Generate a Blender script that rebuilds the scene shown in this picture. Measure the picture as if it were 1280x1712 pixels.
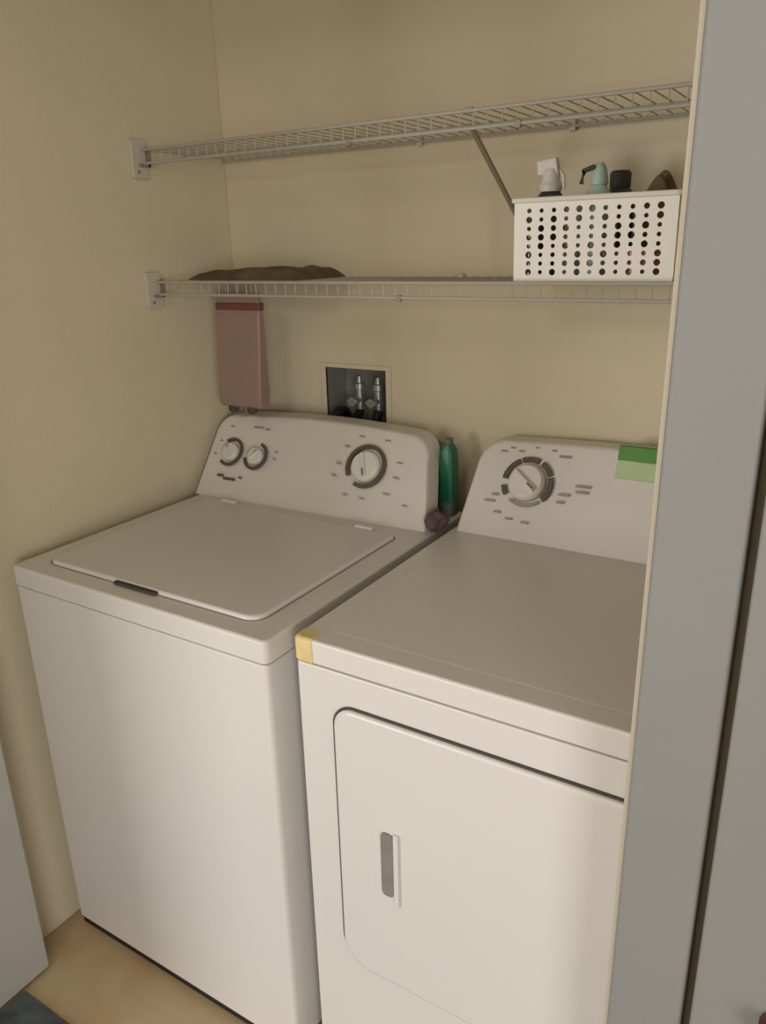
import bpy, bmesh, math, random
from mathutils import Vector, Matrix
random.seed(7)
for o in list(bpy.data.objects):
    bpy.data.objects.remove(o)
SC = bpy.context.scene
COL = SC.collection
PI = math.pi

# ------------------------------------------------------------------ camera
cam_d = bpy.data.cameras.new('camera')
cam = bpy.data.objects.new('camera', cam_d)
COL.objects.link(cam)
right = Vector((0.8513, 0.5242, -0.0231)).normalized()
fwd = Vector((-0.5022, 0.8013, -0.3251)).normalized()
up = right.cross(fwd).normalized()
right = fwd.cross(up).normalized()
M = Matrix((right, up, -fwd)).transposed().to_4x4()
M.translation = Vector((1.4211, -1.5701, 1.5045))
cam.matrix_world = M
cam_d.sensor_fit = 'VERTICAL'
cam_d.sensor_height = 24.0
cam_d.lens = 24.0 * 1288.87 / 1712.0
cam_d.clip_start = 0.02
SC.camera = cam

# ------------------------------------------------------------------ world, lights, exposure
SC.view_settings.view_transform = 'Standard'
SC.view_settings.look = 'None'
SC.view_settings.gamma = 1.0
SC.view_settings.use_curve_mapping = False
SC.view_settings.exposure = 0.04
w = bpy.data.worlds.new('world')
SC.world = w
w.use_nodes = True
w.node_tree.nodes['Background'].inputs[0].default_value = (1.0, 0.955, 0.88, 1)
w.node_tree.nodes['Background'].inputs[1].default_value = 0.235


def area(name, loc, target, sx, sy, energy, color):
    d = bpy.data.lights.new(name, 'AREA')
    d.shape = 'RECTANGLE'
    d.size, d.size_y, d.energy, d.color = sx, sy, energy, color
    o = bpy.data.objects.new(name, d)
    COL.objects.link(o)
    o.location = loc
    o.rotation_euler = (Vector(target) - Vector(loc)).to_track_quat('-Z', 'Y').to_euler()
    return o


area('window_daylight', (-2.1, -6.3, 1.15), (0.9, 0.0, 1.4), 2.0, 1.7, 152, (1.0, 0.99, 0.985))
area('right_fill_light', (4.4, -4.6, 1.3), (0.0, -0.5, 1.5), 1.7, 1.7, 84, (1.0, 0.99, 0.98))  # unseen fill added at the right to brighten the left wall
area('overhead_fill_light', (1.0, -2.6, 2.38), (1.0, -2.0, 0.0), 0.5, 0.5, 9, (1.0, 0.93, 0.84))  # unseen overhead fill, added to lift the machine tops


# ------------------------------------------------------------------ materials
def mat(name, color, rough=0.6, metal=0.0, noise=0.0, nscale=6.0, color2=None, bump=0.0, bscale=200.0,
        spec=0.5, coat=0.0, alpha=1.0, transmission=0.0):
    m = bpy.data.materials.new(name)
    m.use_nodes = True
    nt = m.node_tree
    b = nt.nodes['Principled BSDF']
    b.inputs['Base Color'].default_value = (*color, 1)
    b.inputs['Roughness'].default_value = rough
    b.inputs['Metallic'].default_value = metal
    b.inputs['Specular IOR Level'].default_value = spec
    b.inputs['Coat Weight'].default_value = coat
    b.inputs['Transmission Weight'].default_value = transmission
    b.inputs['Alpha'].default_value = alpha
    tc = nt.nodes.new('ShaderNodeTexCoord')
    if noise > 0 or color2:
        n = nt.nodes.new('ShaderNodeTexNoise')
        n.inputs['Scale'].default_value = nscale
        n.inputs['Detail'].default_value = 4
        nt.links.new(tc.outputs['Object'], n.inputs['Vector'])
        r = nt.nodes.new('ShaderNodeValToRGB')
        r.color_ramp.elements[0].position = 0.35
        r.color_ramp.elements[1].position = 0.65
        c2 = color2 if color2 else tuple(c * (1 - noise) for c in color)
        r.color_ramp.elements[0].color = (*c2, 1)
        r.color_ramp.elements[1].color = (*color, 1)
        nt.links.new(n.outputs['Fac'], r.inputs['Fac'])
        nt.links.new(r.outputs['Color'], b.inputs['Base Color'])
    if bump > 0:
        n2 = nt.nodes.new('ShaderNodeTexNoise')
        n2.inputs['Scale'].default_value = bscale
        n2.inputs['Detail'].default_value = 3
        nt.links.new(tc.outputs['Object'], n2.inputs['Vector'])
        bp = nt.nodes.new('ShaderNodeBump')
        bp.inputs['Strength'].default_value = bump
        bp.inputs['Distance'].default_value = 0.002
        nt.links.new(n2.outputs['Fac'], bp.inputs['Height'])
        nt.links.new(bp.outputs['Normal'], b.inputs['Normal'])
    return m


MT = dict(
    wall=mat('wall_paint', (0.655, 0.57, 0.405), 0.85, noise=0.05, nscale=2.0, bump=0.25, bscale=160),
    ceil=mat('ceiling_paint', (0.70, 0.66, 0.58), 0.9, noise=0.04, bump=0.3, bscale=90),
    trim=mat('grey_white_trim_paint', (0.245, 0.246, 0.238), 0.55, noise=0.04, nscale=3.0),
    leaf=mat('grey_white_trim_paint_lit', (0.42, 0.41, 0.375), 0.5, noise=0.04, nscale=3.0),  # trim paint with a lighter colour, standing for light on the left leaf
    bead=mat('cream_corner_paint', (0.60, 0.53, 0.42), 0.7, noise=0.04),
    enamel=mat('white_enamel', (0.70, 0.68, 0.64), 0.34, noise=0.03, nscale=1.5, coat=0.15),
    enamel_top=mat('white_enamel_lid', (0.62, 0.595, 0.54), 0.38, noise=0.03, nscale=2.0),
    plastic=mat('white_console_plastic', (0.66, 0.62, 0.55), 0.42, noise=0.03, nscale=3.0),
    knob=mat('knob_plastic', (0.68, 0.65, 0.58), 0.35, noise=0.02),
    seam=mat('dark_seam', (0.06, 0.052, 0.042), 0.7, noise=0.1),
    ink=mat('grey_print', (0.10, 0.082, 0.065), 0.6, noise=0.1, nscale=40),
    ink_soft=mat('soft_grey_print', (0.33, 0.29, 0.24), 0.6, noise=0.1, nscale=40),
    yellow=mat('yellowed_plastic', (0.66, 0.50, 0.20), 0.5, color2=(0.74, 0.62, 0.36), nscale=30),
    handle=mat('recess_grey', (0.24, 0.22, 0.19), 0.5, noise=0.15, nscale=30),
    wire=mat('white_coated_wire', (0.40, 0.38, 0.32), 0.4, noise=0.03),
    bracket=mat('white_bracket_plastic', (0.55, 0.50, 0.41), 0.5, noise=0.03),
    brace=mat('beige_painted_steel', (0.27, 0.215, 0.15), 0.45, noise=0.08),
    basket=mat('basket_plastic', (0.80, 0.77, 0.68), 0.45, noise=0.03, nscale=4),
    galv=mat('galvanised_box', (0.30, 0.295, 0.26), 0.5, metal=0.3, noise=0.2, nscale=12),
    valve=mat('brushed_valve', (0.42, 0.42, 0.40), 0.35, metal=0.6, noise=0.1),
    rubber=mat('black_rubber', (0.012, 0.012, 0.012), 0.6, noise=0.3, nscale=20),
    pink=mat('faded_pink_plastic', (0.31, 0.20, 0.165), 0.4, color2=(0.27, 0.195, 0.15), nscale=9),
    darkred=mat('dark_red_plastic', (0.17, 0.055, 0.045), 0.5, noise=0.15, nscale=20),
    green=mat('deep_green_plastic', (0.018, 0.16, 0.075), 0.35, noise=0.2, nscale=20),
    greycap=mat('grey_green_plastic', (0.11, 0.13, 0.11), 0.4, noise=0.1),
    purple=mat('purple_grey_cloth', (0.13, 0.085, 0.095), 0.9, noise=0.3, nscale=50, bump=0.5, bscale=400),
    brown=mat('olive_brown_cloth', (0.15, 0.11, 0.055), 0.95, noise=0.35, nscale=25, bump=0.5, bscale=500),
    clear=mat('milky_plastic', (0.66, 0.62, 0.55), 0.3, noise=0.03),
    darkcap=mat('dark_olive_plastic', (0.05, 0.055, 0.04), 0.5, noise=0.2),
    teal=mat('pale_teal_plastic', (0.38, 0.50, 0.43), 0.35, noise=0.08, nscale=15),
    dgreen=mat('dark_green_plastic', (0.05, 0.085, 0.06), 0.4, noise=0.2),
    rose=mat('rose_pink_plastic', (0.62, 0.28, 0.24), 0.4, noise=0.1, nscale=12),
    lime=mat('bright_green_print', (0.085, 0.26, 0.03), 0.6, noise=0.12, nscale=30),
    palelime=mat('pale_green_paper', (0.50, 0.62, 0.36), 0.7, noise=0.06, nscale=30),
    floor=mat('tan_vinyl', (0.47, 0.32, 0.165), 0.5, color2=(0.52, 0.42, 0.27), nscale=7, bump=0.15, bscale=60),
    rug=mat('slate_blue_rug', (0.10, 0.135, 0.14), 0.95, color2=(0.06, 0.072, 0.078), nscale=28, bump=1.0, bscale=500),
    bronze=mat('reddish_bronze', (0.10, 0.05, 0.04), 0.4, metal=0.5, noise=0.1),
)


# ------------------------------------------------------------------ helpers
class MB:
    def __init__(self):
        self.v, self.f = [], []

    def add(self, vs, fs):
        o = len(self.v)
        self.v += [tuple(a) for a in vs]
        self.f += [tuple(i + o for i in f) for f in fs]
        return self

    def box(self, x0, x1, y0, y1, z0, z1):
        vs = [(x, y, z) for z in (z0, z1) for y in (y0, y1) for x in (x0, x1)]
        return self.add(vs, [(0, 2, 3, 1), (4, 5, 7, 6), (0, 1, 5, 4), (2, 6, 7, 3), (0, 4, 6, 2), (1, 3, 7, 5)])

    def loops(self, A, B, cap=True):
        n = len(A)
        fs = [(i, (i + 1) % n, n + (i + 1) % n, n + i) for i in range(n)]
        if cap:
            fs += [tuple(reversed(range(n))), tuple(range(n, 2 * n))]
        return self.add(list(A) + list(B), fs)

    def rings(self, R, cap=True):
        n = len(R[0])
        vs = [p for r in R for p in r]
        fs = []
        for k in range(len(R) - 1):
            for i in range(n):
                j = (i + 1) % n
                fs.append((k * n + i, k * n + j, (k + 1) * n + j, (k + 1) * n + i))
        if cap:
            fs += [tuple(reversed(range(n))), tuple(range((len(R) - 1) * n, len(R) * n))]
        return self.add(vs, fs)

    def tube(self, pts, r, n=8, closed=False):
        pts = [Vector(p) for p in pts]
        R = []
        m = len(pts)
        for i, p in enumerate(pts):
            a = pts[(i - 1) % m] if (closed or i > 0) else p
            b = pts[(i + 1) % m] if (closed or i < m - 1) else p
            d = (b - a).normalized()
            ref = Vector((0, 0, 1)) if abs(d.z) < 0.9 else Vector((1, 0, 0))
            s = d.cross(ref).normalized()
            t = s.cross(d).normalized()
            R.append([p + r * (math.cos(2 * PI * k / n) * s + math.sin(2 * PI * k / n) * t) for k in range(n)])
        if closed:
            R.append(R[0])
            return self.rings(R, cap=False)
        return self.rings(R)

    def lathe(self, c, prof, n=28, axis=(0, 0, 1), sx=1.0, sy=1.0):
        c = Vector(c)
        ax = Vector(axis).normalized()
        ref = Vector((1, 0, 0)) if abs(ax.x) < 0.9 else Vector((0, 1, 0))
        s = (ref - ax * ref.dot(ax)).normalized()
        t = ax.cross(s)
        R = [[c + ax * h + r * (sx * math.cos(2 * PI * k / n) * s + sy * math.sin(2 * PI * k / n) * t) for k in range(n)]
             for r, h in prof]
        return self.rings(R)

    def build(self, name, m, parent=None, bevel=0.0, seg=3, smooth=True, label=None, subsurf=0, angle=35):
        vs = [Vector(a) for a in self.v]
        if parent is not None:
            org = wloc(parent)
        else:
            lo = [min(a[i] for a in vs) for i in range(3)]
            hi = [max(a[i] for a in vs) for i in range(3)]
            org = Vector(((lo[0] + hi[0]) / 2, (lo[1] + hi[1]) / 2, lo[2]))
        me = bpy.data.meshes.new(name)
        me.from_pydata([a - org for a in vs], [], self.f)
        bm = bmesh.new()
        bm.from_mesh(me)
        bmesh.ops.remove_doubles(bm, verts=bm.verts, dist=1e-6)
        bmesh.ops.recalc_face_normals(bm, faces=bm.faces)
        bm.to_mesh(me)
        bm.free()
        me.materials.append(MT[m])
        o = bpy.data.objects.new(name, me)
        COL.objects.link(o)
        if parent is not None:
            o.parent = parent
        else:
            o.location = org
        ORG[o.name] = org
        if bevel > 0:
            b = o.modifiers.new('bevel', 'BEVEL')
            b.width, b.segments, b.limit_method, b.angle_limit = bevel, seg, 'ANGLE', math.radians(40)
            b.harden_normals = False
        if subsurf:
            s = o.modifiers.new('sub', 'SUBSURF')
            s.levels = s.render_levels = subsurf
        if smooth:
            for p in me.polygons:
                p.use_smooth = True
            if not subsurf:
                me.set_sharp_from_angle(angle=math.radians(angle))
                wn = o.modifiers.new('wn', 'WEIGHTED_NORMAL')
                wn.weight = 90
                wn.keep_sharp = True
        if label:
            o['label'] = label
        return o


ORG = {}


def wloc(o):
    return ORG[o.name]


def thing(name, label, cat, loc, group=None):
    o = bpy.data.objects.new(name, None)
    COL.objects.link(o)
    o.empty_display_size = 0.1
    o.location = loc
    ORG[o.name] = Vector(loc)
    return tag(o, label, cat, group)


def tag(o, label, cat, group=None):
    o['label'], o['category'] = label, cat
    if group:
        o['group'] = group
    return o


def struct(o, label=None):
    o['kind'] = 'structure'
    if label:
        o['label'] = label
    return o


def rrect(x0, x1, y0, y1, rs, n=8):
    """rounded rectangle, radii for corners (x0y0, x1y0, x1y1, x0y1), counter-clockwise"""
    out = []
    for (cx, cy, a0), r in zip(((x0, y0, PI), (x1, y0, 1.5 * PI), (x1, y1, 0), (x0, y1, PI / 2)), rs):
        if r <= 0:
            out.append((cx, cy))
            continue
        ox = cx + (r if cx == x0 else -r)
        oy = cy + (r if cy == y0 else -r)
        for k in range(n + 1):
            a = a0 + (PI / 2) * k / n
            out.append((ox + r * math.cos(a), oy + r * math.sin(a)))
    return out


# ------------------------------------------------------------------ the setting
# back wall with the hole of the laundry box
hx0, hx1, hz0, hz1 = 0.276, 0.460, 1.040, 1.230
b = MB()
X0, X1, Z1 = -0.12, 1.60, 2.44
xs, zs = [X0, hx0, hx1, X1], [0, hz0, hz1, Z1]
for i in range(3):
    for j in range(3):
        if i == 1 and j == 1:
            continue
        a = [(xs[i], 0, zs[j]), (xs[i + 1], 0, zs[j]), (xs[i + 1], 0, zs[j + 1]), (xs[i], 0, zs[j + 1])]
        b.add(a, [(0, 1, 2, 3)])
        b.add([(x, 0.115, z) for x, y, z in a], [(0, 1, 2, 3)])
for (xa, za, xb, zb) in ((X0, 0, X1, 0), (X0, Z1, X1, Z1), (X0, 0, X0, Z1), (X1, 0, X1, Z1),
                         (hx0, hz0, hx1, hz0), (hx0, hz1, hx1, hz1), (hx0, hz0, hx0, hz1), (hx1, hz0, hx1, hz1)):
    b.add([(xa, 0, za), (xb, 0, zb), (xb, 0.115, zb), (xa, 0.115, za)], [(0, 1, 2, 3)])
struct(b.build('wall_back', 'wall', smooth=False))
struct(MB().box(-0.12, 0.0, -0.93, 0.0, 0, 2.44).build('wall_left', 'wall', bevel=0.003))
struct(MB().box(1.48, 1.60, -0.735, 0.0, 0, 2.44).build('wall_right', 'wall', smooth=False))
b = MB().box(1.262, 1.352, -0.812, -0.735, 0, 2.07).box(1.352, 2.60, -0.785, -0.735, 0, 2.07)
b.box(-0.12, 2.60, -0.812, -0.735, 2.07, 2.44)
struct(b.build('wall_front', 'bead', bevel=0.003))
struct(MB().box(-3.4, -0.12, -0.99, -0.87, 0, 2.44).build('wall_front_left', 'bead', bevel=0.003))
struct(MB().box(-0.12, 0.046, -1.005, -0.93, 0, 2.10).build('trim_2', 'trim', bevel=0.003), 'grey-white casing behind the folded left leaf')
struct(MB().box(-3.6, 5.4, -6.6, 0.12, 2.44, 2.50).build('ceiling', 'ceil', smooth=False))
struct(MB().box(-3.6, 5.4, -6.6, 0.12, -0.05, 0.0).build('floor', 'floor', smooth=False))

# casing at the right side of the opening
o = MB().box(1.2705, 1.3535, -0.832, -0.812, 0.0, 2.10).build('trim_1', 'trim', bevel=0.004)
struct(o, 'grey-white flat casing at the right side of the closet opening')

# leaf right of the dark slit
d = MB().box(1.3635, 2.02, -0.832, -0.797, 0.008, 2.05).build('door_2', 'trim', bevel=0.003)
struct(d, 'grey-white door leaf beyond the dark vertical slit at right')
MB().lathe((1.452, -0.833, 0.69), [(0.020, 0.0), (0.020, -0.003), (0.008, -0.006), (0.008, -0.02), (0.015, -0.026), (0.016, -0.034), (0.010, -0.040)][::1],
           axis=(0, 1, 0)).build('door_knob', 'bronze', d)

# folded leaf at the left edge of the opening
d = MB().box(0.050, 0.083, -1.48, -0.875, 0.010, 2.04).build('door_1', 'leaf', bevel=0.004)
struct(d, 'grey-white folded closet door leaf at the lower left')

# rug in front
b = MB()
n = 60
for k in range(1):
    b.box(0.0845, 1.25, -1.75, -0.940, 0.0, 0.008)
rug = b.build('hall_rug', 'rug', bevel=0.003)
tag(rug, 'dark slate-blue rug on the tan floor beside the left door leaf', 'rug')

# ------------------------------------------------------------------ washing machine
WX0, WX1, WF, WH = 0.0308, 0.687, -0.757, 0.921
wm = thing('washing_machine', 'white top-loading washing machine against the left wall', 'washing machine', (0.37, -0.39, 0))
SEAM = 0.879


def col(b, x0, x1, y0, y1, z0, z1, r, rb=0.004, n=10):
    pts = rrect(x0, x1, y0, y1, (r, r, rb, rb), n)
    return b.loops([(x, y, z0) for x, y in pts], [(x, y, z1) for x, y in pts])


col(MB(), WX0 + 0.002, WX1 - 0.002, WF + 0.002, -0.05, 0.022, SEAM - 0.003, 0.010).build('cabinet', 'enamel', wm, bevel=0.003)
col(MB(), WX0 + 0.008, WX1 - 0.008, WF + 0.010, -0.056, SEAM - 0.006, SEAM + 0.004, 0.008).build('seam_gasket', 'ink_soft', wm)
MB().box(WX0 + 0.012, WX1 - 0.012, WF + 0.005, WF + 0.045, 0.005, 0.021).build('gap_shadow_strip', 'rubber', wm, smooth=False, label='black strip standing in for the shadow under the front')  # dark strip put in for the shade between cabinet and floor
# top deck: rim rolled over at the front
b = MB()
R = []
for z, off in ((SEAM, 0.0015), (SEAM + 0.002, 0.0), (WH - 0.006, 0.0), (WH - 0.003, 0.0008), (WH - 0.0009, 0.003), (WH, 0.006)):
    pts = rrect(WX0 + off, WX1 - off, WF + off, -0.045, (0.012 - off * .5, 0.012 - off * .5, 0.006, 0.006), 10)
    R.append([(x, y, z) for x, y in pts])
b.rings(R)
b.build('top_deck', 'enamel', wm, angle=60)
# lid
LX0, LX1, LY0, LY1 = 0.082, 0.632, -0.712, -0.262
b = MB()
R = []
for z, off in ((WH - 0.002, 0.0), (WH + 0.003, 0.0), (WH + 0.0065, 0.002), (WH + 0.0078, 0.006)):
    pts = rrect(LX0 + off, LX1 - off, LY0 + off, LY1 - off, (0.03, 0.03, 0.012, 0.012), 8)
    R.append([(x, y, z) for x, y in pts])
b.rings(R)
lid = b.build('lid', 'enamel', wm, angle=50)
b = MB()
pts = rrect(LX0 - 0.004, LX1 + 0.004, LY0 - 0.004, LY1 + 0.004, (0.034, 0.034, 0.016, 0.016), 8)
b.loops([(x, y, WH - 0.001) for x, y in pts], [(x, y, WH + 0.0008) for x, y in pts])
b.build('lid_seal', 'ink_soft', wm)
# shallow lip where fingers lift the lid
pts = rrect(0.292, 0.402, -0.7215, -0.7105, (0.004,) * 4, 4)
MB().loops([(x, y, WH + 0.0005) for x, y in pts], [(x, y, WH + 0.0062) for x, y in pts]).build(
    'lid_grip', 'seam', lid, bevel=0.001, label='dark grip strip at the front edge of the lid')
for hx in (0.16, 0.55):
    MB().tube([(hx - 0.022, -0.258, WH + 0.006), (hx + 0.022, -0.258, WH + 0.006)], 0.0055, 10).build('hinge', 'enamel', lid)
# feet
for fx in (WX0 + 0.06, WX1 - 0.06):
    for fy in (WF + 0.07, -0.12):
        MB().lathe((fx, fy, 0.0), [(0.02, 0), (0.022, 0.006), (0.012, 0.010), (0.010, 0.024)], 16).build('foot', 'rubber', wm)


def console(x0, x1, zb, zt, yb0, yb1, yt, ybk, rl, rr, il, ir, arch, m, parent, name='console', thick=1.0):
    """sloping control housing; front outline in (u,t), rounded top corners"""
    W, Hh = x1 - x0, zt - zb
    L = math.hypot(Hh, yb0 - yt)

    def pt(x, t):
        u = (x - x0) / W
        yb = yb0 + (yb1 - yb0) * u
        return (x, yb + (yt - yb) * t - 0.010 * math.sin(PI * min(max(t, 0), 1)), zb + Hh * t + arch * math.sin(PI * u) * t)
    out = [(x0, 0.0), (x1, 0.0), (x1 - ir * .35, 0.35)]
    n = 10
    for k in range(n + 1):
        a = (PI / 2) * k / n
        out.append((x1 - ir - rr + rr * math.cos(a), 1 - rr / L + rr / L * math.sin(a)))
    for k in range(1, 12):
        f = k / 12
        out.append((x1 - ir - rr + (x0 + il + rl - (x1 - ir - rr)) * f, 1.0))
    for k in range(n + 1):
        a = PI / 2 + (PI / 2) * k / n
        out.append((x0 + il + rl + rl * math.cos(a), 1 - rl / L + rl / L * math.sin(a)))
    cx, ct = (x0 + x1) / 2, 0.5

    def ring(shr, dy):
        r = []
        for x, t in out:
            xx = x + (cx - x) / abs(cx - x + 1e-9) * shr if abs(x - cx) > shr else x
            tt = t - shr / L * (1 if t > 0.5 else 0)
            p = pt(xx, tt)
            r.append((p[0], min(p[1] + dy, ybk), p[2]))
        return r
    R = [ring(0.007, 0.0), ring(0.0025, 0.0012), ring(0.0, 0.006)]
    R.append([(p[0], min(p[1] + thick, ybk), p[2]) for p in ring(0.0, 0)])
    b = MB()
    # front face is subdivided so the slight bulge reads
    N = len(out)
    for A, B in zip(R, R[1:]):
        b.loops(A, B, cap=False)
    rows = 8
    gx = 20
    b.add(R[0], [tuple(range(N))])
    b.add(R[-1], [tuple(range(N))])
    return b.build(name, m, parent, angle=50), pt, L


wc, wpt, wL = console(0.016, 0.670, WH, 1.100, -0.232, -0.205, -0.105, -0.028, 0.035, 0.060, 0.004, 0.028, 0.016, 'plastic', wm, thick=0.055)


class Face:
    """local frame on a console front: place(x, t) -> point, with in-plane axes"""
    def __init__(self, pt, L):
        self.pt, self.L = pt, L

    def frame(self, x, t):
        p = Vector(self.pt(x, t))
        q = Vector(self.pt(x + 0.01, t))
        s = Vector(self.pt(x, t + 0.02))
        ex = (q - p).normalized()
        n = ex.cross((s - p)).normalized()
        if n.y > 0:
            n = -n
        ey = n.cross(ex).normalized()
        if ey.z < 0:
            ey = -ey
        return p, ex, ey, n


WF_ = Face(wpt, wL)


def knob(face, x, t, r, h, ang, parent, m='knob', grip=True, name='knob'):
    p, ex, ey, n = face.frame(x, t)
    b = MB()
    N = 36
    R = []
    for rr, hh in ((r * 1.0, -0.004), (r, 0.004), (r * 0.96, 0.0065), (r * 0.86, h * 0.55), (r * 0.80, h * 0.62)):
        R.append([p + n * hh + rr * (math.cos(2 * PI * k / N) * ex + math.sin(2 * PI * k / N) * ey) for k in range(N)])
    b.rings(R)
    kb = b.build(name, m, parent, angle=50)
    # raised grip bar across the knob
    d = math.cos(ang) * ex + math.sin(ang) * ey
    s = n.cross(d)
    bb = MB()
    hw, hl = r * 0.15, r * 0.80
    A = [p + n * h * 0.55 + d * a + s * c for a, c in ((-hl, -hw), (hl, -hw), (hl, hw), (-hl, hw))]
    B = [p + n * h + d * a * .94 + s * c * .6 for a, c in ((-hl, -hw), (hl, -hw), (hl, hw), (-hl, hw))]
    bb.loops(A, B)
    g = bb.build('grip', m, kb, bevel=0.0012)
    q = MB()
    o2 = d * hl * 0.62
    A = [p + n * (h + 0.0002) + o2 + d * a + s * c for a, c in ((-hl * .3, -hw * .3), (hl * .3, -hw * .3), (hl * .3, hw * .3), (-hl * .3, hw * .3))]
    q.loops(A, [a + n * 0.0004 for a in A])
    q.build('pointer', 'ink', kb, smooth=False)
    return kb


def arc(b, face, x, t, r, w, a0, a1, lift=0.0006, th=0.0008):
    p, ex, ey, n = face.frame(x, t)
    N = max(4, int(abs(a1 - a0) / 0.12))
    inner, outer = [], []
    for k in range(N + 1):
        a = a0 + (a1 - a0) * k / N
        d = math.cos(a) * ex + math.sin(a) * ey
        inner.append(p + d * (r - w / 2))
        outer.append(p + d * (r + w / 2))
    lo = [q + n * (lift - .003) for q in inner + outer]
    hi = [q + n * (lift + th) for q in inner + outer]
    m = N + 1
    fs = []
    for k in range(N):
        fs.append((2 * m + k, 2 * m + k + 1, 3 * m + k + 1, 3 * m + k))
        fs.append((k, k + 1, 2 * m + k + 1, 2 * m + k))
        fs.append((m + k, m + k + 1, 3 * m + k + 1, 3 * m + k))
    fs += [(0, m, 3 * m, 2 * m), (N, m + N, 3 * m + N, 2 * m + N)]
    b.add(lo + hi, fs)


def dash(b, face, x, t, l, w, ang=0.0, lift=0.0007):
    p, ex, ey, n = face.frame(x, t)
    d = math.cos(ang) * ex + math.sin(ang) * ey
    s = n.cross(d)
    A = [p - n * .003 + d * a + s * c for a, c in ((-l / 2, -w / 2), (l / 2, -w / 2), (l / 2, w / 2), (-l / 2, w / 2))]
    b.loops(A, [q + n * (lift + .003) for q in A])


def T(z, zb, zt):
    return (z - zb) / (zt - zb)


tw = lambda z: T(z, WH, 1.108)
# small option knobs with their printed half rings
k1 = knob(WF_, 0.094, tw(1.026), 0.024, 0.014, 2.0, wc)
k2 = knob(WF_, 0.176, tw(1.022), 0.022, 0.014, 0.9, wc)
b = MB()
arc(b, WF_, 0.094, tw(1.026), 0.034, 0.0075, -2.3, 2.2)
b.build('dial_ring', 'ink', wc, smooth=False, label='dark printed half ring around the left option knob')
b = MB()
arc(b, WF_, 0.176, tw(1.022), 0.032, 0.0075, -2.9, 1.3)
b.build('dial_ring', 'ink', wc, smooth=False, label='dark printed half ring around the right option knob')
# cycle knob
k3 = knob(WF_, 0.493, tw(1.032), 0.037, 0.020, -1.2, wc)
b = MB()
arc(b, WF_, 0.493, tw(1.032), 0.047, 0.0095, -2.3 + 0.35, 3.75, th=0.0012)
b.build('dial_ring', 'ink', wc, smooth=False, label='dark printed ring around the large cycle knob')
# print too small to read in the photograph: short strokes
b = MB()
for x, z, l in ((0.083, 0.972, 0.018), (0.105, 0.966, 0.020), (0.125, 0.966, 0.012)):
    dash(b, WF_, x, tw(z), l, 0.006)
dash(b, WF_, 0.147, tw(0.972), 0.008, 0.004)
b.build('brand_print', 'ink', wc, smooth=False)
b = MB()
for x, z, l in ((0.068, 1.083, 0.012), (0.155, 1.083, 0.03), (0.185, 1.080, 0.012), (0.235, 1.035, 0.006), (0.236, 1.02, 0.006),
                (0.42, 1.03, 0.012), (0.415, 1.005, 0.012), (0.43, 1.065, 0.012), (0.46, 1.088, 0.012), (0.53, 1.088, 0.014),
                (0.575, 1.05, 0.014), (0.575, 1.02, 0.014), (0.56, 0.985, 0.014), (0.455, 0.97, 0.01), (0.50, 0.968, 0.01),
                (0.61, 0.968, 0.010), (0.045, 1.02, 0.006), (0.05, 1.05, 0.006)):
    b = MB()
    dash(b, WF_, x, tw(z), l, 0.0032)
    b.build('printed_mark', 'ink_soft', wc, smooth=False)

# ------------------------------------------------------------------ dryer
DX0, DX1, DF, DH = 0.715, 1.452, -0.7206, 0.925
dr = thing('clothes_dryer', 'white front-loading clothes dryer right of the washing machine', 'dryer', (1.08, -0.37, 0))
col(MB(), DX0 + 0.001, DX1 - 0.001, DF + 0.002, -0.04, 0.02, 0.880, 0.006, n=4).build('cabinet', 'enamel', dr, bevel=0.0025)
MB().box(DX0 + 0.004, DX1 - 0.004, DF + 0.006, -0.045, 0.878, 0.887).build('seam_gasket', 'ink_soft', dr)
b = MB()
R = []
for z, off in ((0.8845, 0.001), (0.886, 0.0), (DH - 0.005, 0.0), (DH - 0.0025, 0.0007), (DH - 0.0008, 0.0025), (DH, 0.005)):
    pts = rrect(DX0 + off, DX1 - off, DF + off, -0.04, (0.010, 0.010, 0.004, 0.004), 6)
    R.append([(x, y, z) for x, y in pts])
b.rings(R)
b.build('top_deck', 'enamel', dr, angle=60)
MB().box(DX0 + 0.010, DX1 - 0.010, DF + 0.005, DF + 0.045, 0.005, 0.020).build('gap_shadow_strip', 'rubber', dr, smooth=False)  # same black strip for the shade under the dryer front
# shallow raised panel of the top
b = MB()
R = []
for z, off in ((DH - 0.001, 0.0), (DH + 0.0012, 0.004)):
    pts = rrect(DX0 + 0.035 + off, DX1 - 0.035 - off, DF + 0.040 + off, -0.19 - off, (0.02,) * 4, 6)
    R.append([(x, y, z) for x, y in pts])
b.rings(R)
b.build('top_panel', 'enamel', dr)
# yellowed corner piece
b = MB()
R = []
for z, off in ((0.8838, -0.0002), (0.886, -0.0012), (DH - 0.005, -0.0012), (DH - 0.0025, -0.0003), (DH, 0.002), (DH + 0.001, 0.005)):
    pts = rrect(DX0 + off, DX0 + 0.036, DF + off, DF + 0.030, (0.010, 0.0, 0.0, 0.0), 6)
    R.append([(x, y, z) for x, y in pts])
b.rings(R)
b.build('corner_cap', 'yellow', dr, angle=60, label='yellowed plastic cap on the front left corner')
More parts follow.
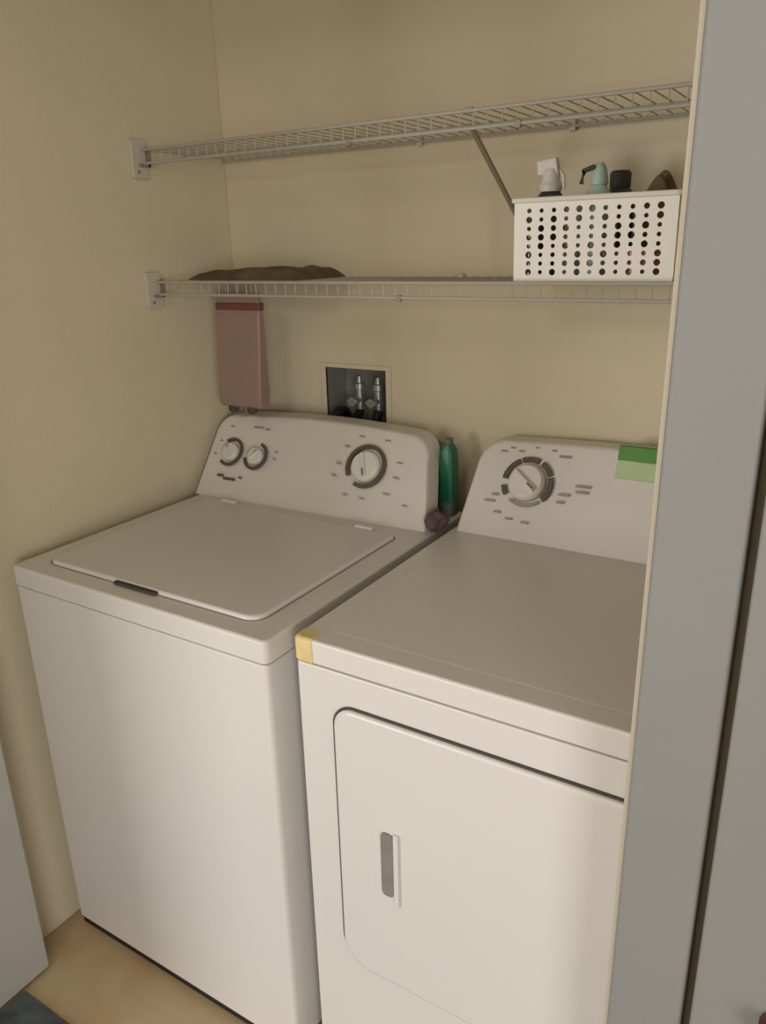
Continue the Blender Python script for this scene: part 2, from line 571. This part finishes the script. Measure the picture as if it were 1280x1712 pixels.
# door with its dark gap
dx0, dx1, dz0, dz1 = 0.789, 1.395, 0.297, 0.822
b = MB()
pts = rrect(dx0 - 0.004, dx1 + 0.004, dz0 - 0.001, dz1 + 0.004, (0.055, 0.055, 0.040, 0.040), 10)
b.loops([(x, DF + 0.010, z) for x, z in pts], [(x, DF - 0.0008, z) for x, z in pts])
b.build('door_gap', 'seam', dr, smooth=False)
b = MB()
R = []
hx0_, hx1_, hz0_, hz1_ = 0.858, 0.912, 0.468, 0.632       # pocket
for off, y in ((0.0, DF + 0.006), (0.0, DF - 0.003), (0.0022, DF - 0.0062), (0.007, DF - 0.0075)):
    pts = rrect(dx0 + off, dx1 - off, dz0 + off, dz1 - off, (0.051, 0.051, 0.036, 0.036), 10)
    R.append([(x, y, z) for x, z in pts])
n = len(R[0])
b.rings(R, cap=False)
b.add(R[0], [tuple(range(n))])
# front face bridged to the pocket opening
inn = rrect(hx0_, hx1_, hz0_, hz1_, (0.014,) * 4, 10)
yf = DF - 0.0075
inn3 = [(x, yf, z) for x, z in inn]
vs = list(R[-1]) + inn3
fs = [(i, (i + 1) % n, n + (i + 1) % n, n + i) for i in range(n)]
b.add(vs, fs)
p2 = [(x, yf + 0.0025, z) for x, z in rrect(hx0_ + 0.003, hx1_ - 0.003, hz0_ + 0.003, hz1_ - 0.003, (0.012,) * 4, 10)]
b.rings([inn3, p2], cap=False)
b.add(p2, [tuple(range(len(p2)))])
dd = b.build('door', 'enamel', dr, angle=40)
# handle inside the pocket
pts = rrect(0.8735, 0.8965, 0.490, 0.617, (0.009,) * 4, 8)
b = MB()
b.rings([[(x, yf + 0.004, z) for x, z in pts], [(x, yf - 0.0005, z) for x, z in pts]])
b.build('handle_recess', 'handle', dd, label='grey finger recess of the door pull')
b = MB()
pts = rrect(0.8985, 0.9075, 0.478, 0.622, (0.004,) * 4, 5)
b.rings([[(x, yf + 0.004, z) for x, z in pts], [(x, yf - 0.004, z) for x, z in pts]])
b.build('handle', 'enamel', dd, bevel=0.0012)
for fx in (DX0 + 0.06, DX1 - 0.06):
    for fy in (DF + 0.07, -0.12):
        MB().lathe((fx, fy, 0.0), [(0.02, 0), (0.022, 0.006), (0.012, 0.010), (0.010, 0.022)], 16).build('foot', 'rubber', dr)

dc, dpt, dL = console(0.727, 1.440, DH, 1.104, -0.172, -0.166, -0.066, -0.022, 0.05, 0.05, 0.016, 0.016, 0.012, 'plastic', dr)
DF_ = Face(dpt, dL)
td = lambda z: T(z, DH, 1.110)
knob(DF_, 0.864, td(1.036), 0.040, 0.022, -0.65, dc)
b = MB()
for a0, a1 in ((-0.72, 0.30), (0.38, 1.05), (1.22, 1.95), (2.05, 3.05)):
    arc(b, DF_, 0.864, td(1.036), 0.050, 0.011, a0, a1, th=0.0014)
arc(b, DF_, 0.864, td(1.036), 0.050, 0.011, 3.35, 3.75, th=0.0014)
b.build('dial_ring', 'ink', dc, smooth=False, label='dark segmented ring around the dryer timer knob')
b = MB()
arc(b, DF_, 0.864, td(1.036), 0.049, 0.006, 4.05, 5.4)
b.build('printed_arc', 'ink_soft', dc, smooth=False)
for x, z, l in ((0.797, 1.090, 0.016), (0.815, 1.097, 0.012), (0.835, 1.092, 0.012), (0.868, 1.100, 0.010), (0.905, 1.097, 0.010),
                (0.930, 1.088, 0.024), (0.945, 1.022, 0.022), (0.94, 1.008, 0.014), (0.79, 0.995, 0.022), (0.80, 1.008, 0.014),
                (0.812, 0.975, 0.014), (0.840, 0.965, 0.014), (0.875, 0.962, 0.016), (0.98, 1.04, 0.03), (0.98, 1.03, 0.024)):
    b = MB()
    dash(b, DF_, x, td(z), l, 0.004)
    b.build('printed_mark', 'ink_soft', dc, smooth=False)
# green-topped paper sticker at the upper right
st = MB()


def patch(b, face, x0, x1, z0, z1, lift):
    P = []
    for x, z in ((x0, z0), (x1, z0), (x1, z1), (x0, z1)):
        p, ex, ey, n_ = face.frame(x, td(z))
        P.append(p + n_ * lift)
    p, ex, ey, n_ = face.frame((x0 + x1) / 2, td((z0 + z1) / 2))
    b.loops([q - n_ * 0.004 for q in P], P)


patch(st, DF_, 1.036, 1.150, 1.062, 1.094, 0.0012)
s1 = st.build('paper_sticker', 'palelime', dc, smooth=False, label='pale green paper sticker hanging from the console top')
st = MB()
p, ex, ey, n_ = DF_.frame(1.08, td(1.09))
st.loops([(1.036, -0.0815, 1.097), (1.150, -0.0815, 1.097), (1.150, -0.0745, 1.097), (1.036, -0.0745, 1.097)],
         [(1.036, -0.074, 1.1245), (1.150, -0.074, 1.1245), (1.150, -0.060, 1.1235), (1.036, -0.060, 1.1235)])
st.build('sticker_header', 'lime', s1, bevel=0.0008, label='bright green header band of the sticker')

# ------------------------------------------------------------------ laundry outlet box in the back wall
ob = thing('laundry_outlet_box', 'recessed dark grey washer outlet box in the back wall behind the washing machine', 'outlet box', (0.368, 0.0, hz0))
b = MB()
t = 0.003
ix0, ix1, iz0, iz1, dep = hx0 + 0.001, hx1 - 0.001, hz0 + 0.001, hz1 - 0.001, 0.09
b.box(ix0, ix0 + t, -0.001, dep, iz0, iz1).box(ix1 - t, ix1, -0.001, dep, iz0, iz1)
b.box(ix0, ix1, -0.001, dep, iz0, iz0 + t).box(ix0, ix1, -0.001, dep, iz1 - t, iz1).box(ix0, ix1, dep - t, dep, iz0, iz1)
b.build('box_shell', 'galv', ob)
b = MB()
A = rrect(hx0 - 0.010, hx1 + 0.010, hz0 - 0.010, hz1 + 0.006, (0.003,) * 4, 3)
B = rrect(hx0 + 0.004, hx1 - 0.004, hz0 + 0.004, hz1 - 0.004, (0.002,) * 4, 3)
A3 = [(x, -0.004, z) for x, z in A]
B3 = [(x, -0.004, z) for x, z in B]
b.loops(A3, B3, cap=False)
b.loops([(x, -0.0002, z) for x, z in A], A3, cap=False)
b.loops([(x, 0.004, z) for x, z in B], B3, cap=False)
b.build('frame', 'wall', ob, smooth=False, label='wall-coloured frame of the outlet box')
for vx, hm in ((0.345, 'valve'), (0.400, 'valve')):
    b = MB()
    b.lathe((vx, 0.050, 1.115), [(0.010, 0), (0.010, 0.05), (0.014, 0.052), (0.014, 0.066), (0.008, 0.068), (0.006, 0.084)], 16)
    b.lathe((vx, 0.050, 1.140), [(0.008, 0.0), (0.008, -0.030), (0.011, -0.031), (0.011, -0.038)], 14, axis=(0, 1, 0))
    v = b.build('valve', 'valve', ob, angle=40)
    MB().lathe((vx, 0.012, 1.140), [(0.004, 0), (0.016, 0.001), (0.018, 0.004), (0.016, 0.008), (0.004, 0.009)], 12, axis=(0, 1, 0), sx=1.0, sy=0.5).build('valve_handle', 'galv', v)
b = MB().lathe((0.310, 0.045, hz0 + 0.004), [(0.022, 0), (0.022, 0.035), (0.019, 0.036), (0.019, 0.002)], 20)
b.build('drain_pipe', 'rubber', ob)
# hoses from the box down behind the washer
hs = []
for (pts, r, lb) in (
    ([(0.400, 0.050, 1.112), (0.400, 0.028, 1.085), (0.398, -0.014, 1.082), (0.396, -0.0165, 1.00), (0.396, -0.0165, 0.80)], 0.0125, 'black fill hose dropping from the right valve of the outlet box'),
    ([(0.345, 0.050, 1.112), (0.348, 0.028, 1.095), (0.352, -0.014, 1.090), (0.352, -0.0165, 1.00), (0.352, -0.0165, 0.80)], 0.0105, 'black fill hose dropping from the left valve of the outlet box'),
    ([(0.312, 0.045, 1.050), (0.310, 0.040, 1.105), (0.308, 0.0, 1.108), (0.308, -0.0165, 1.05), (0.308, -0.0165, 0.80)], 0.011, 'black drain hose hooked into the left corner of the outlet box')):
    P = [Vector(q) for q in pts]
    sm = []
    for i in range(len(P) - 1):
        p0, p1, p2, p3 = P[max(i - 1, 0)], P[i], P[i + 1], P[min(i + 2, len(P) - 1)]
        for k in range(8):
            u = k / 8
            sm.append(0.5 * ((2 * p1) + (-p0 + p2) * u + (2 * p0 - 5 * p1 + 4 * p2 - p3) * u * u + (-p0 + 3 * p1 - 3 * p2 + p3) * u ** 3))
    sm.append(P[-1])
    MB().tube(sm, r, 12).build('water_hose', 'rubber', ob, label=lb)


# ------------------------------------------------------------------ wire shelves
def shelf(z, label, brace, clips, dy=0.0):
    s = thing('wire_shelf', label, 'wire shelf', (0.735, -0.14, z), 'wire shelves on the back wall')
    yf, yb = -0.270, -0.010
    xe = 1.474
    b = MB()
    nx = 56
    for i in range(nx):
        x = 0.014 + i * (xe - 0.028) / (nx - 1)
        b.tube([(x, yb, z), (x, yf + 0.003, z), (x, yf, z - 0.003), (x, yf, z - 0.027)], 0.0012, 5)
    b.build('deck_wires', 'wire', s, angle=60)
    for nm, y, zz, r in (('front_rail', yf - 0.003, z, 0.0032), ('lip_rail', yf - 0.003, z - 0.027, 0.0032),
                         ('support_rail', -0.14, z - 0.0042, 0.0028), ('back_rail', yb - 0.001, z - 0.0042, 0.0028)):
        MB().tube([(0.004, y, zz), (xe, y, zz)], r, 8).build(nm, 'wire', s)
    # end brackets on the left wall
    b = MB()
    pts = rrect(-0.300, -0.256, z - 0.058, z + 0.022, (0.006,) * 4, 4)
    b.loops([(0.0005, y, q) for y, q in pts], [(0.0085, y, q) for y, q in pts])
    eb = b.build('end_bracket', 'bracket', s, bevel=0.0015)
    MB().box(0.0085, 0.017, -0.284, -0.258, z - 0.034, z - 0.028).box(0.0085, 0.017, -0.262, -0.256, z - 0.034, z + 0.006).build('cradle', 'brace', eb)
    MB().lathe((0.0085, -0.285, z - 0.045), [(0.004, 0), (0.004, 0.001), (0.002, 0.002)], 10, axis=(1, 0, 0)).build('screw', 'brace', eb)
    for cx in clips:
        MB().box(cx - 0.006, cx + 0.006, -0.012, -0.0005, z - 0.012, z + 0.006).build('wall_clip', 'bracket', s, bevel=0.001)
        MB().box(cx - 0.005, cx + 0.005, yf - 0.0068, yf + 0.001, z - 0.034, z - 0.022).build('lip_clip', 'brace', s, bevel=0.001)
    if brace:
        b = MB()
        # flattened steel brace from the front rail down to the wall
        A = Vector((brace, yf + 0.004, z - 0.020))
        B = Vector((brace - 0.004, -0.010, z - 0.178))
        d = (B - A).normalized()
        n_ = Vector((1, 0, 0))
        m_ = d.cross(n_)
        b.loops([A + n_ * a + m_ * c for a, c in ((-.0045, -.003), (.0045, -.003), (.0045, .003), (-.0045, .003))],
                [B + n_ * a + m_ * c for a, c in ((-.0045, -.003), (.0045, -.003), (.0045, .003), (-.0045, .003))])
        br = b.build('brace', 'brace', s, bevel=0.001)
        MB().box(B.x - 0.007, B.x + 0.007, -0.012, -0.0005, B.z - 0.028, B.z + 0.010).build('brace_foot', 'brace', br, bevel=0.001)
        MB().tube([(brace - 0.006, yf + 0.002, z + 0.001), (brace + 0.006, yf + 0.002, z + 0.001)], 0.0055, 8).build('brace_hook', 'wire', br)
    return s


ZU, ZL = 1.716, 1.440
shelf(ZU, 'upper white wire shelf with a diagonal brace, empty', 0.795, (0.555, 0.885))
shelf(ZL, 'lower white wire shelf carrying the perforated basket', None, (0.655,))


# ------------------------------------------------------------------ basket and its contents
bk = thing('perforated_basket', 'white perforated plastic basket on the right end of the lower wire shelf', 'basket', (1.008, -0.155, ZL))
BX0, BX1, BY0, BY1, BZ0, BZ1 = 0.874, 1.143, -0.252, -0.070, ZL + 0.0022, 1.577


def holed(b, P, ux, uz, nx, nz, th, nrm, rad):
    """panel from P along ux, uz; nx * nz cells, each with a round hole where the stagger leaves one"""
    P, ux, uz, nrm = Vector(P), Vector(ux), Vector(uz), Vector(nrm)
    cx, cz = ux / nx, uz / nz
    S = 12
    for lay in (0, 1):
        off = nrm * (th * lay)
        for i in range(nx):
            for j in range(nz):
                c = P + cx * (i + .5) + cz * (j + .5) + off
                r = rad[(i * 3 + j * 5 + (i * j) % 3) % len(rad)]
                sq, ci = [], []
                for k in range(S):
                    a = 2 * PI * k / S + PI / 4
                    ca, sa = math.cos(a), math.sin(a)
                    m_ = max(abs(ca), abs(sa))
                    sq.append(c + cx * (ca / m_ * .5) + cz * (sa / m_ * .5))
                    ci.append(c + cx.normalized() * ca * r + cz.normalized() * sa * r)
                b.loops(sq, ci, cap=False)
                if lay == 0:
                    b.loops(ci, [q + nrm * th for q in ci], cap=False)


tp = 0.010    # taper towards the bottom
rads = (0.0054, 0.0038, 0.0047, 0.0036, 0.0056, 0.0040)
b = MB()
yb0 = BY0 + 0.006
holed(b, (BX0 + 0.016, BY0 + 0.004, BZ0 + 0.008), (BX1 - BX0 - 0.032, 0, 0), (0, -0.004, BZ1 - BZ0 - 0.022), 11, 8, 0.002, (0, 1, 0), rads)
for (xa, xb, za, zb) in ((BX0 + 0.0, BX0 + 0.016, BZ0, BZ1 - 0.004), (BX1 - 0.016, BX1, BZ0, BZ1 - 0.004),
                         (BX0 + 0.016, BX1 - 0.016, BZ0, BZ0 + 0.008), (BX0 + 0.016, BX1 - 0.016, BZ1 - 0.014, BZ1 - 0.004)):
    f = lambda z: BY0 + 0.004 - 0.004 * (z - BZ0 - 0.008) / (BZ1 - BZ0 - 0.022)
    b.loops([(xa, f(za), za), (xb, f(za), za), (xb, f(zb), zb), (xa, f(zb), zb)],
            [(xa, f(za) + .002, za), (xb, f(za) + .002, za), (xb, f(zb) + .002, zb), (xa, f(zb) + .002, zb)])
b.build('front_panel', 'basket', bk, smooth=False)
b = MB()
holed(b, (BX0, BY1, BZ0), (BX1 - BX0, 0, 0), (0, 0, BZ1 - BZ0), 11, 8, 0.002, (0, -1, 0), rads)
b.build('back_panel', 'basket', bk, smooth=False)
for x, s_ in ((BX0, 1), (BX1, -1)):
    b = MB()
    holed(b, (x, BY0 + 0.004, BZ0), (0, BY1 - BY0 - 0.004, 0), (0, 0, BZ1 - BZ0), 7, 8, 0.002, (s_, 0, 0), rads)
    b.build('side_panel', 'basket', bk, smooth=False)
MB().box(BX0, BX1, BY0 + 0.004, BY1, BZ0, BZ0 + 0.003).build('bottom', 'basket', bk)
rp = rrect(BX0 - 0.003, BX1 + 0.003, BY0 - 0.003, BY1 + 0.003, (0.008,) * 4, 5)
MB().tube([(x, y, BZ1 - 0.004) for x, y in rp], 0.0042, 8, closed=True).build('rim', 'basket', bk)

fl = BZ0 + 0.004
# milky spray bottle at the left
bt = thing('spray_bottle', 'milky white bottle with a tall nozzle at the left of the basket', 'bottle', (0.912, -0.185, fl), 'bottles in the basket')
MB().lathe((0.912, -0.185, fl), [(0.024, 0), (0.027, 0.004), (0.027, 0.118), (0.023, 0.134), (0.018, 0.140), (0.012, 0.146)], 28, sx=1.0, sy=0.8).build('bottle_body', 'darkcap', bt, label='dark olive lower body')
MB().lathe((0.912, -0.185, fl + 0.142), [(0.018, 0), (0.020, 0.010), (0.016, 0.016), (0.015, 0.030), (0.012, 0.036)], 24).build('collar', 'clear', bt)
b = MB()
b.loops([(0.890, -0.194, fl + 0.168), (0.928, -0.194, fl + 0.168), (0.928, -0.176, fl + 0.168), (0.890, -0.176, fl + 0.168)],
        [(0.886, -0.192, fl + 0.192), (0.922, -0.192, fl + 0.197), (0.922, -0.178, fl + 0.197), (0.886, -0.178, fl + 0.192)])
hd = b.build('spray_head', 'clear', bt, bevel=0.003)
MB().tube([(0.926, -0.185, fl + 0.176), (0.934, -0.185, fl + 0.166), (0.936, -0.185, fl + 0.146)], 0.0032, 8).build('trigger', 'clear', hd)

# pale teal bottle
bt = thing('teal_bottle', 'pale teal bottle standing in the middle of the basket', 'bottle', (0.998, -0.190, fl), 'bottles in the basket')
MB().lathe((0.998, -0.190, fl), [(0.030, 0), (0.034, 0.005), (0.034, 0.110), (0.028, 0.128), (0.015, 0.142), (0.012, 0.150)], 28, sx=1.0, sy=0.8).build('bottle_body', 'teal', bt)
MB().lathe((0.998, -0.190, fl + 0.148), [(0.014, 0), (0.015, 0.003), (0.012, 0.022), (0.009, 0.030), (0.006, 0.034)], 20).build('cap', 'teal', bt)
MB().tube([(0.992, -0.199, fl + 0.176), (0.975, -0.203, fl + 0.170), (0.972, -0.203, fl + 0.150)], 0.0045, 8).build('trigger', 'dgreen', bt)

# dark green bottle
bt = thing('dark_green_bottle', 'dark green capped bottle right of the pale teal one in the basket', 'bottle', (1.014, -0.122, fl), 'bottles in the basket')
MB().lathe((1.014, -0.122, fl), [(0.022, 0), (0.025, 0.004), (0.025, 0.130), (0.020, 0.142), (0.014, 0.147)], 24).build('bottle_body', 'dgreen', bt)
MB().lathe((1.014, -0.122, fl + 0.145), [(0.017, 0), (0.018, 0.003), (0.018, 0.024), (0.015, 0.028)], 20).build('cap', 'darkcap', bt)

# rose pink tub lying low at the right front
b = MB()
R = []
for h, r in ((0, 0.040), (0.004, 0.043), (0.045, 0.046), (0.047, 0.049), (0.055, 0.049), (0.057, 0.046)):
    R.append([(1.075 + 1.25 * r * math.cos(a), -0.198 + r * 0.95 * math.sin(a), fl + h * 0.75) for a in [2 * PI * k / 28 for k in range(28)]])
b.rings(R)
tub = b.build('plastic_tub', 'rose', angle=50)
tag(tub, 'low rose-pink tub seen through the lower right holes of the basket', 'tub')


def cloth(name, m, x0, x1, y0, y1, z0, hfun, label, cat, nx=26, ny=14, seed=3):
    rnd = random.Random(seed)
    b = MB()
    ph = [rnd.uniform(0, 6.28) for _ in range(6)]
    top = []
    for j in range(ny + 1):
        for i in range(nx + 1):
            u, v = i / nx, j / ny
            e = min(u, 1 - u, v, 1 - v)
            k = min(1, e * 9) ** 0.4
            h = hfun(u, v) * (0.80 + 0.12 * math.sin(9 * u + ph[0]) + 0.10 * math.sin(13 * v + 5 * u + ph[1]))
            wob = 0.006 * math.sin(11 * u + ph[2]) * (1 if v < .1 else 0)
            top.append((x0 + (x1 - x0) * u + 0.003 * math.sin(17 * v + ph[3]), y0 + (y1 - y0) * v + wob, z0 + max(0.0015, h * k)))
    bot = [(x, y, z0) for x, y, z in top]
    W = nx + 1
    N = len(top)
    fs = []
    for j in range(ny):
        for i in range(nx):
            a = j * W + i
            fs.append((a, a + 1, a + W + 1, a + W))
            fs.append((N + a, N + a + W, N + a + W + 1, N + a + 1))
    bd = [i for i in range(W)] + [j * W + nx for j in range(1, ny + 1)] + [ny * W + i for i in range(nx - 1, -1, -1)] + [j * W for j in range(ny - 1, 0, -1)]
    for k in range(len(bd)):
        a, c = bd[k], bd[(k + 1) % len(bd)]
        fs.append((a, c, N + c, N + a))
    b.add(top + bot, fs)
    o = b.build(name, m, subsurf=1)
    return tag(o, label, cat)


cloth('cloth_and_shade', 'brown', 1.044, 1.136, -0.146, -0.078, fl, lambda u, v: 0.170, 'olive-brown mass standing in for the shadow at the right end of the basket', 'cloth', seed=5)  # dark mass put in for the shadow right of the bottles
cloth('cloth_and_shade', 'brown', 0.045, 0.375, -0.215, -0.030, ZL + 0.0018,
      lambda u, v: 0.026 + 0.012 * math.exp(-((u - 0.88) / .07) ** 2), 'olive-brown cloth lying flat on the left end of the lower wire shelf', 'cloth', seed=9)

# ------------------------------------------------------------------ pink pouch hanging below the lower shelf
pk = thing('hanging_pouch', 'faded pink plastic pouch with a dark red top hanging under the lower wire shelf', 'pouch', (0.15, -0.16, 1.135))
b = MB()
R = []
for z, x0, x1, th in ((1.392, 0.087, 0.219, 0.006), (1.36, 0.086, 0.219, 0.010), (1.27, 0.083, 0.217, 0.014), (1.18, 0.082, 0.214, 0.020), (1.150, 0.080, 0.212, 0.018), (1.142, 0.084, 0.208, 0.010)):
    R.append([(x, y, z) for x, y in rrect(x0, x1, -0.16 - th, -0.16 + th, (0.005,) * 4, 4)])
b.rings(R)
b.build('pouch_body', 'pink', pk, angle=50)
MB().box(0.086, 0.221, -0.170, -0.150, 1.372, 1.389).build('top_band', 'darkred', pk, bevel=0.003, label='dark red band across the top')
MB().box(0.092, 0.216, -0.166, -0.154, 1.388, 1.412).build('hanging_flap', 'pink', pk, bevel=0.002)
for hx in (0.115, 0.195):
    MB().tube([(hx, -0.160, 1.405), (hx, -0.160, 1.436), (hx + 0.004, -0.146, 1.4437), (hx + 0.004, -0.135, 1.4435), (hx + 0.004, -0.133, 1.430)], 0.0018, 6).build('hook', 'wire', pk)
for hx in (0.110, 0.170):
    MB().lathe((hx, -0.160, 1.128), [(0.009, 0), (0.013, 0.004), (0.013, 0.018), (0.008, 0.022)], 14).build('foot_tab', 'seam', pk, label='dark tab at the bottom edge')

# ------------------------------------------------------------------ things in the gap between the machines
gx, gy, gz = 0.660, -0.073, WH + 0.0005
gb = thing('detergent_bottle', 'deep green bottle standing behind the right end of the washer console', 'bottle', (gx, gy, gz))
b = MB()
R = []
for z, hw, hd_ in ((0.0, 0.016, 0.018), (0.003, 0.0195, 0.021), (0.030, 0.0195, 0.021), (0.034, 0.019, 0.020)):
    R.append([(gx + x, gy + y, gz + z) for x, y in rrect(-hw, hw, -hd_, hd_, (0.014,) * 4, 5)])
b.rings(R)
b.build('bottle_base', 'greycap', gb, angle=50, label='grey-green base of the bottle')
b = MB()
R = []
for z, hw, hd_ in ((0.032, 0.019, 0.020), (0.12, 0.019, 0.020), (0.150, 0.0165, 0.018), (0.165, 0.011, 0.013)):
    R.append([(gx + x, gy + y, gz + z) for x, y in rrect(-hw, hw, -hd_, hd_, (0.0105,) * 4, 5)])
b.rings(R)
b.build('bottle_body', 'green', gb, angle=50)
MB().lathe((gx, gy, gz + 0.165), [(0.010, 0), (0.010, 0.012), (0.008, 0.014)], 16).build('cap', 'greycap', gb)

b = MB()
N1, N2 = 20, 12
c = Vector((0.688, -0.187, WH + 0.0235))
vs, fs = [], []
for j in range(1, N2):
    for i in range(N1):
        a, e = 2 * PI * i / N1, PI * j / N2 - PI / 2
        r = 1 + 0.22 * math.sin(3 * a + 2 * e) + 0.14 * math.sin(5 * a - 4 * e + 1)
        vs.append(c + Vector((0.024 * r * math.cos(a) * math.cos(e), 0.032 * r * math.sin(a) * math.cos(e), 0.0225 * math.sin(e) * (1 - 0.18 * math.sin(2 * a) * (1 if e > 0 else 0)))))
for j in range(N2 - 2):
    for i in range(N1):
        fs.append((j * N1 + i, j * N1 + (i + 1) % N1, (j + 1) * N1 + (i + 1) % N1, (j + 1) * N1 + i))
fs += [tuple(reversed(range(N1))), tuple(range((N2 - 2) * N1, (N2 - 1) * N1))]
b.add(vs, fs)
o = b.build('crumpled_cloth', 'purple', subsurf=1)
tag(o, 'crumpled purple-grey cloth at the rear right corner of the washer top', 'cloth')
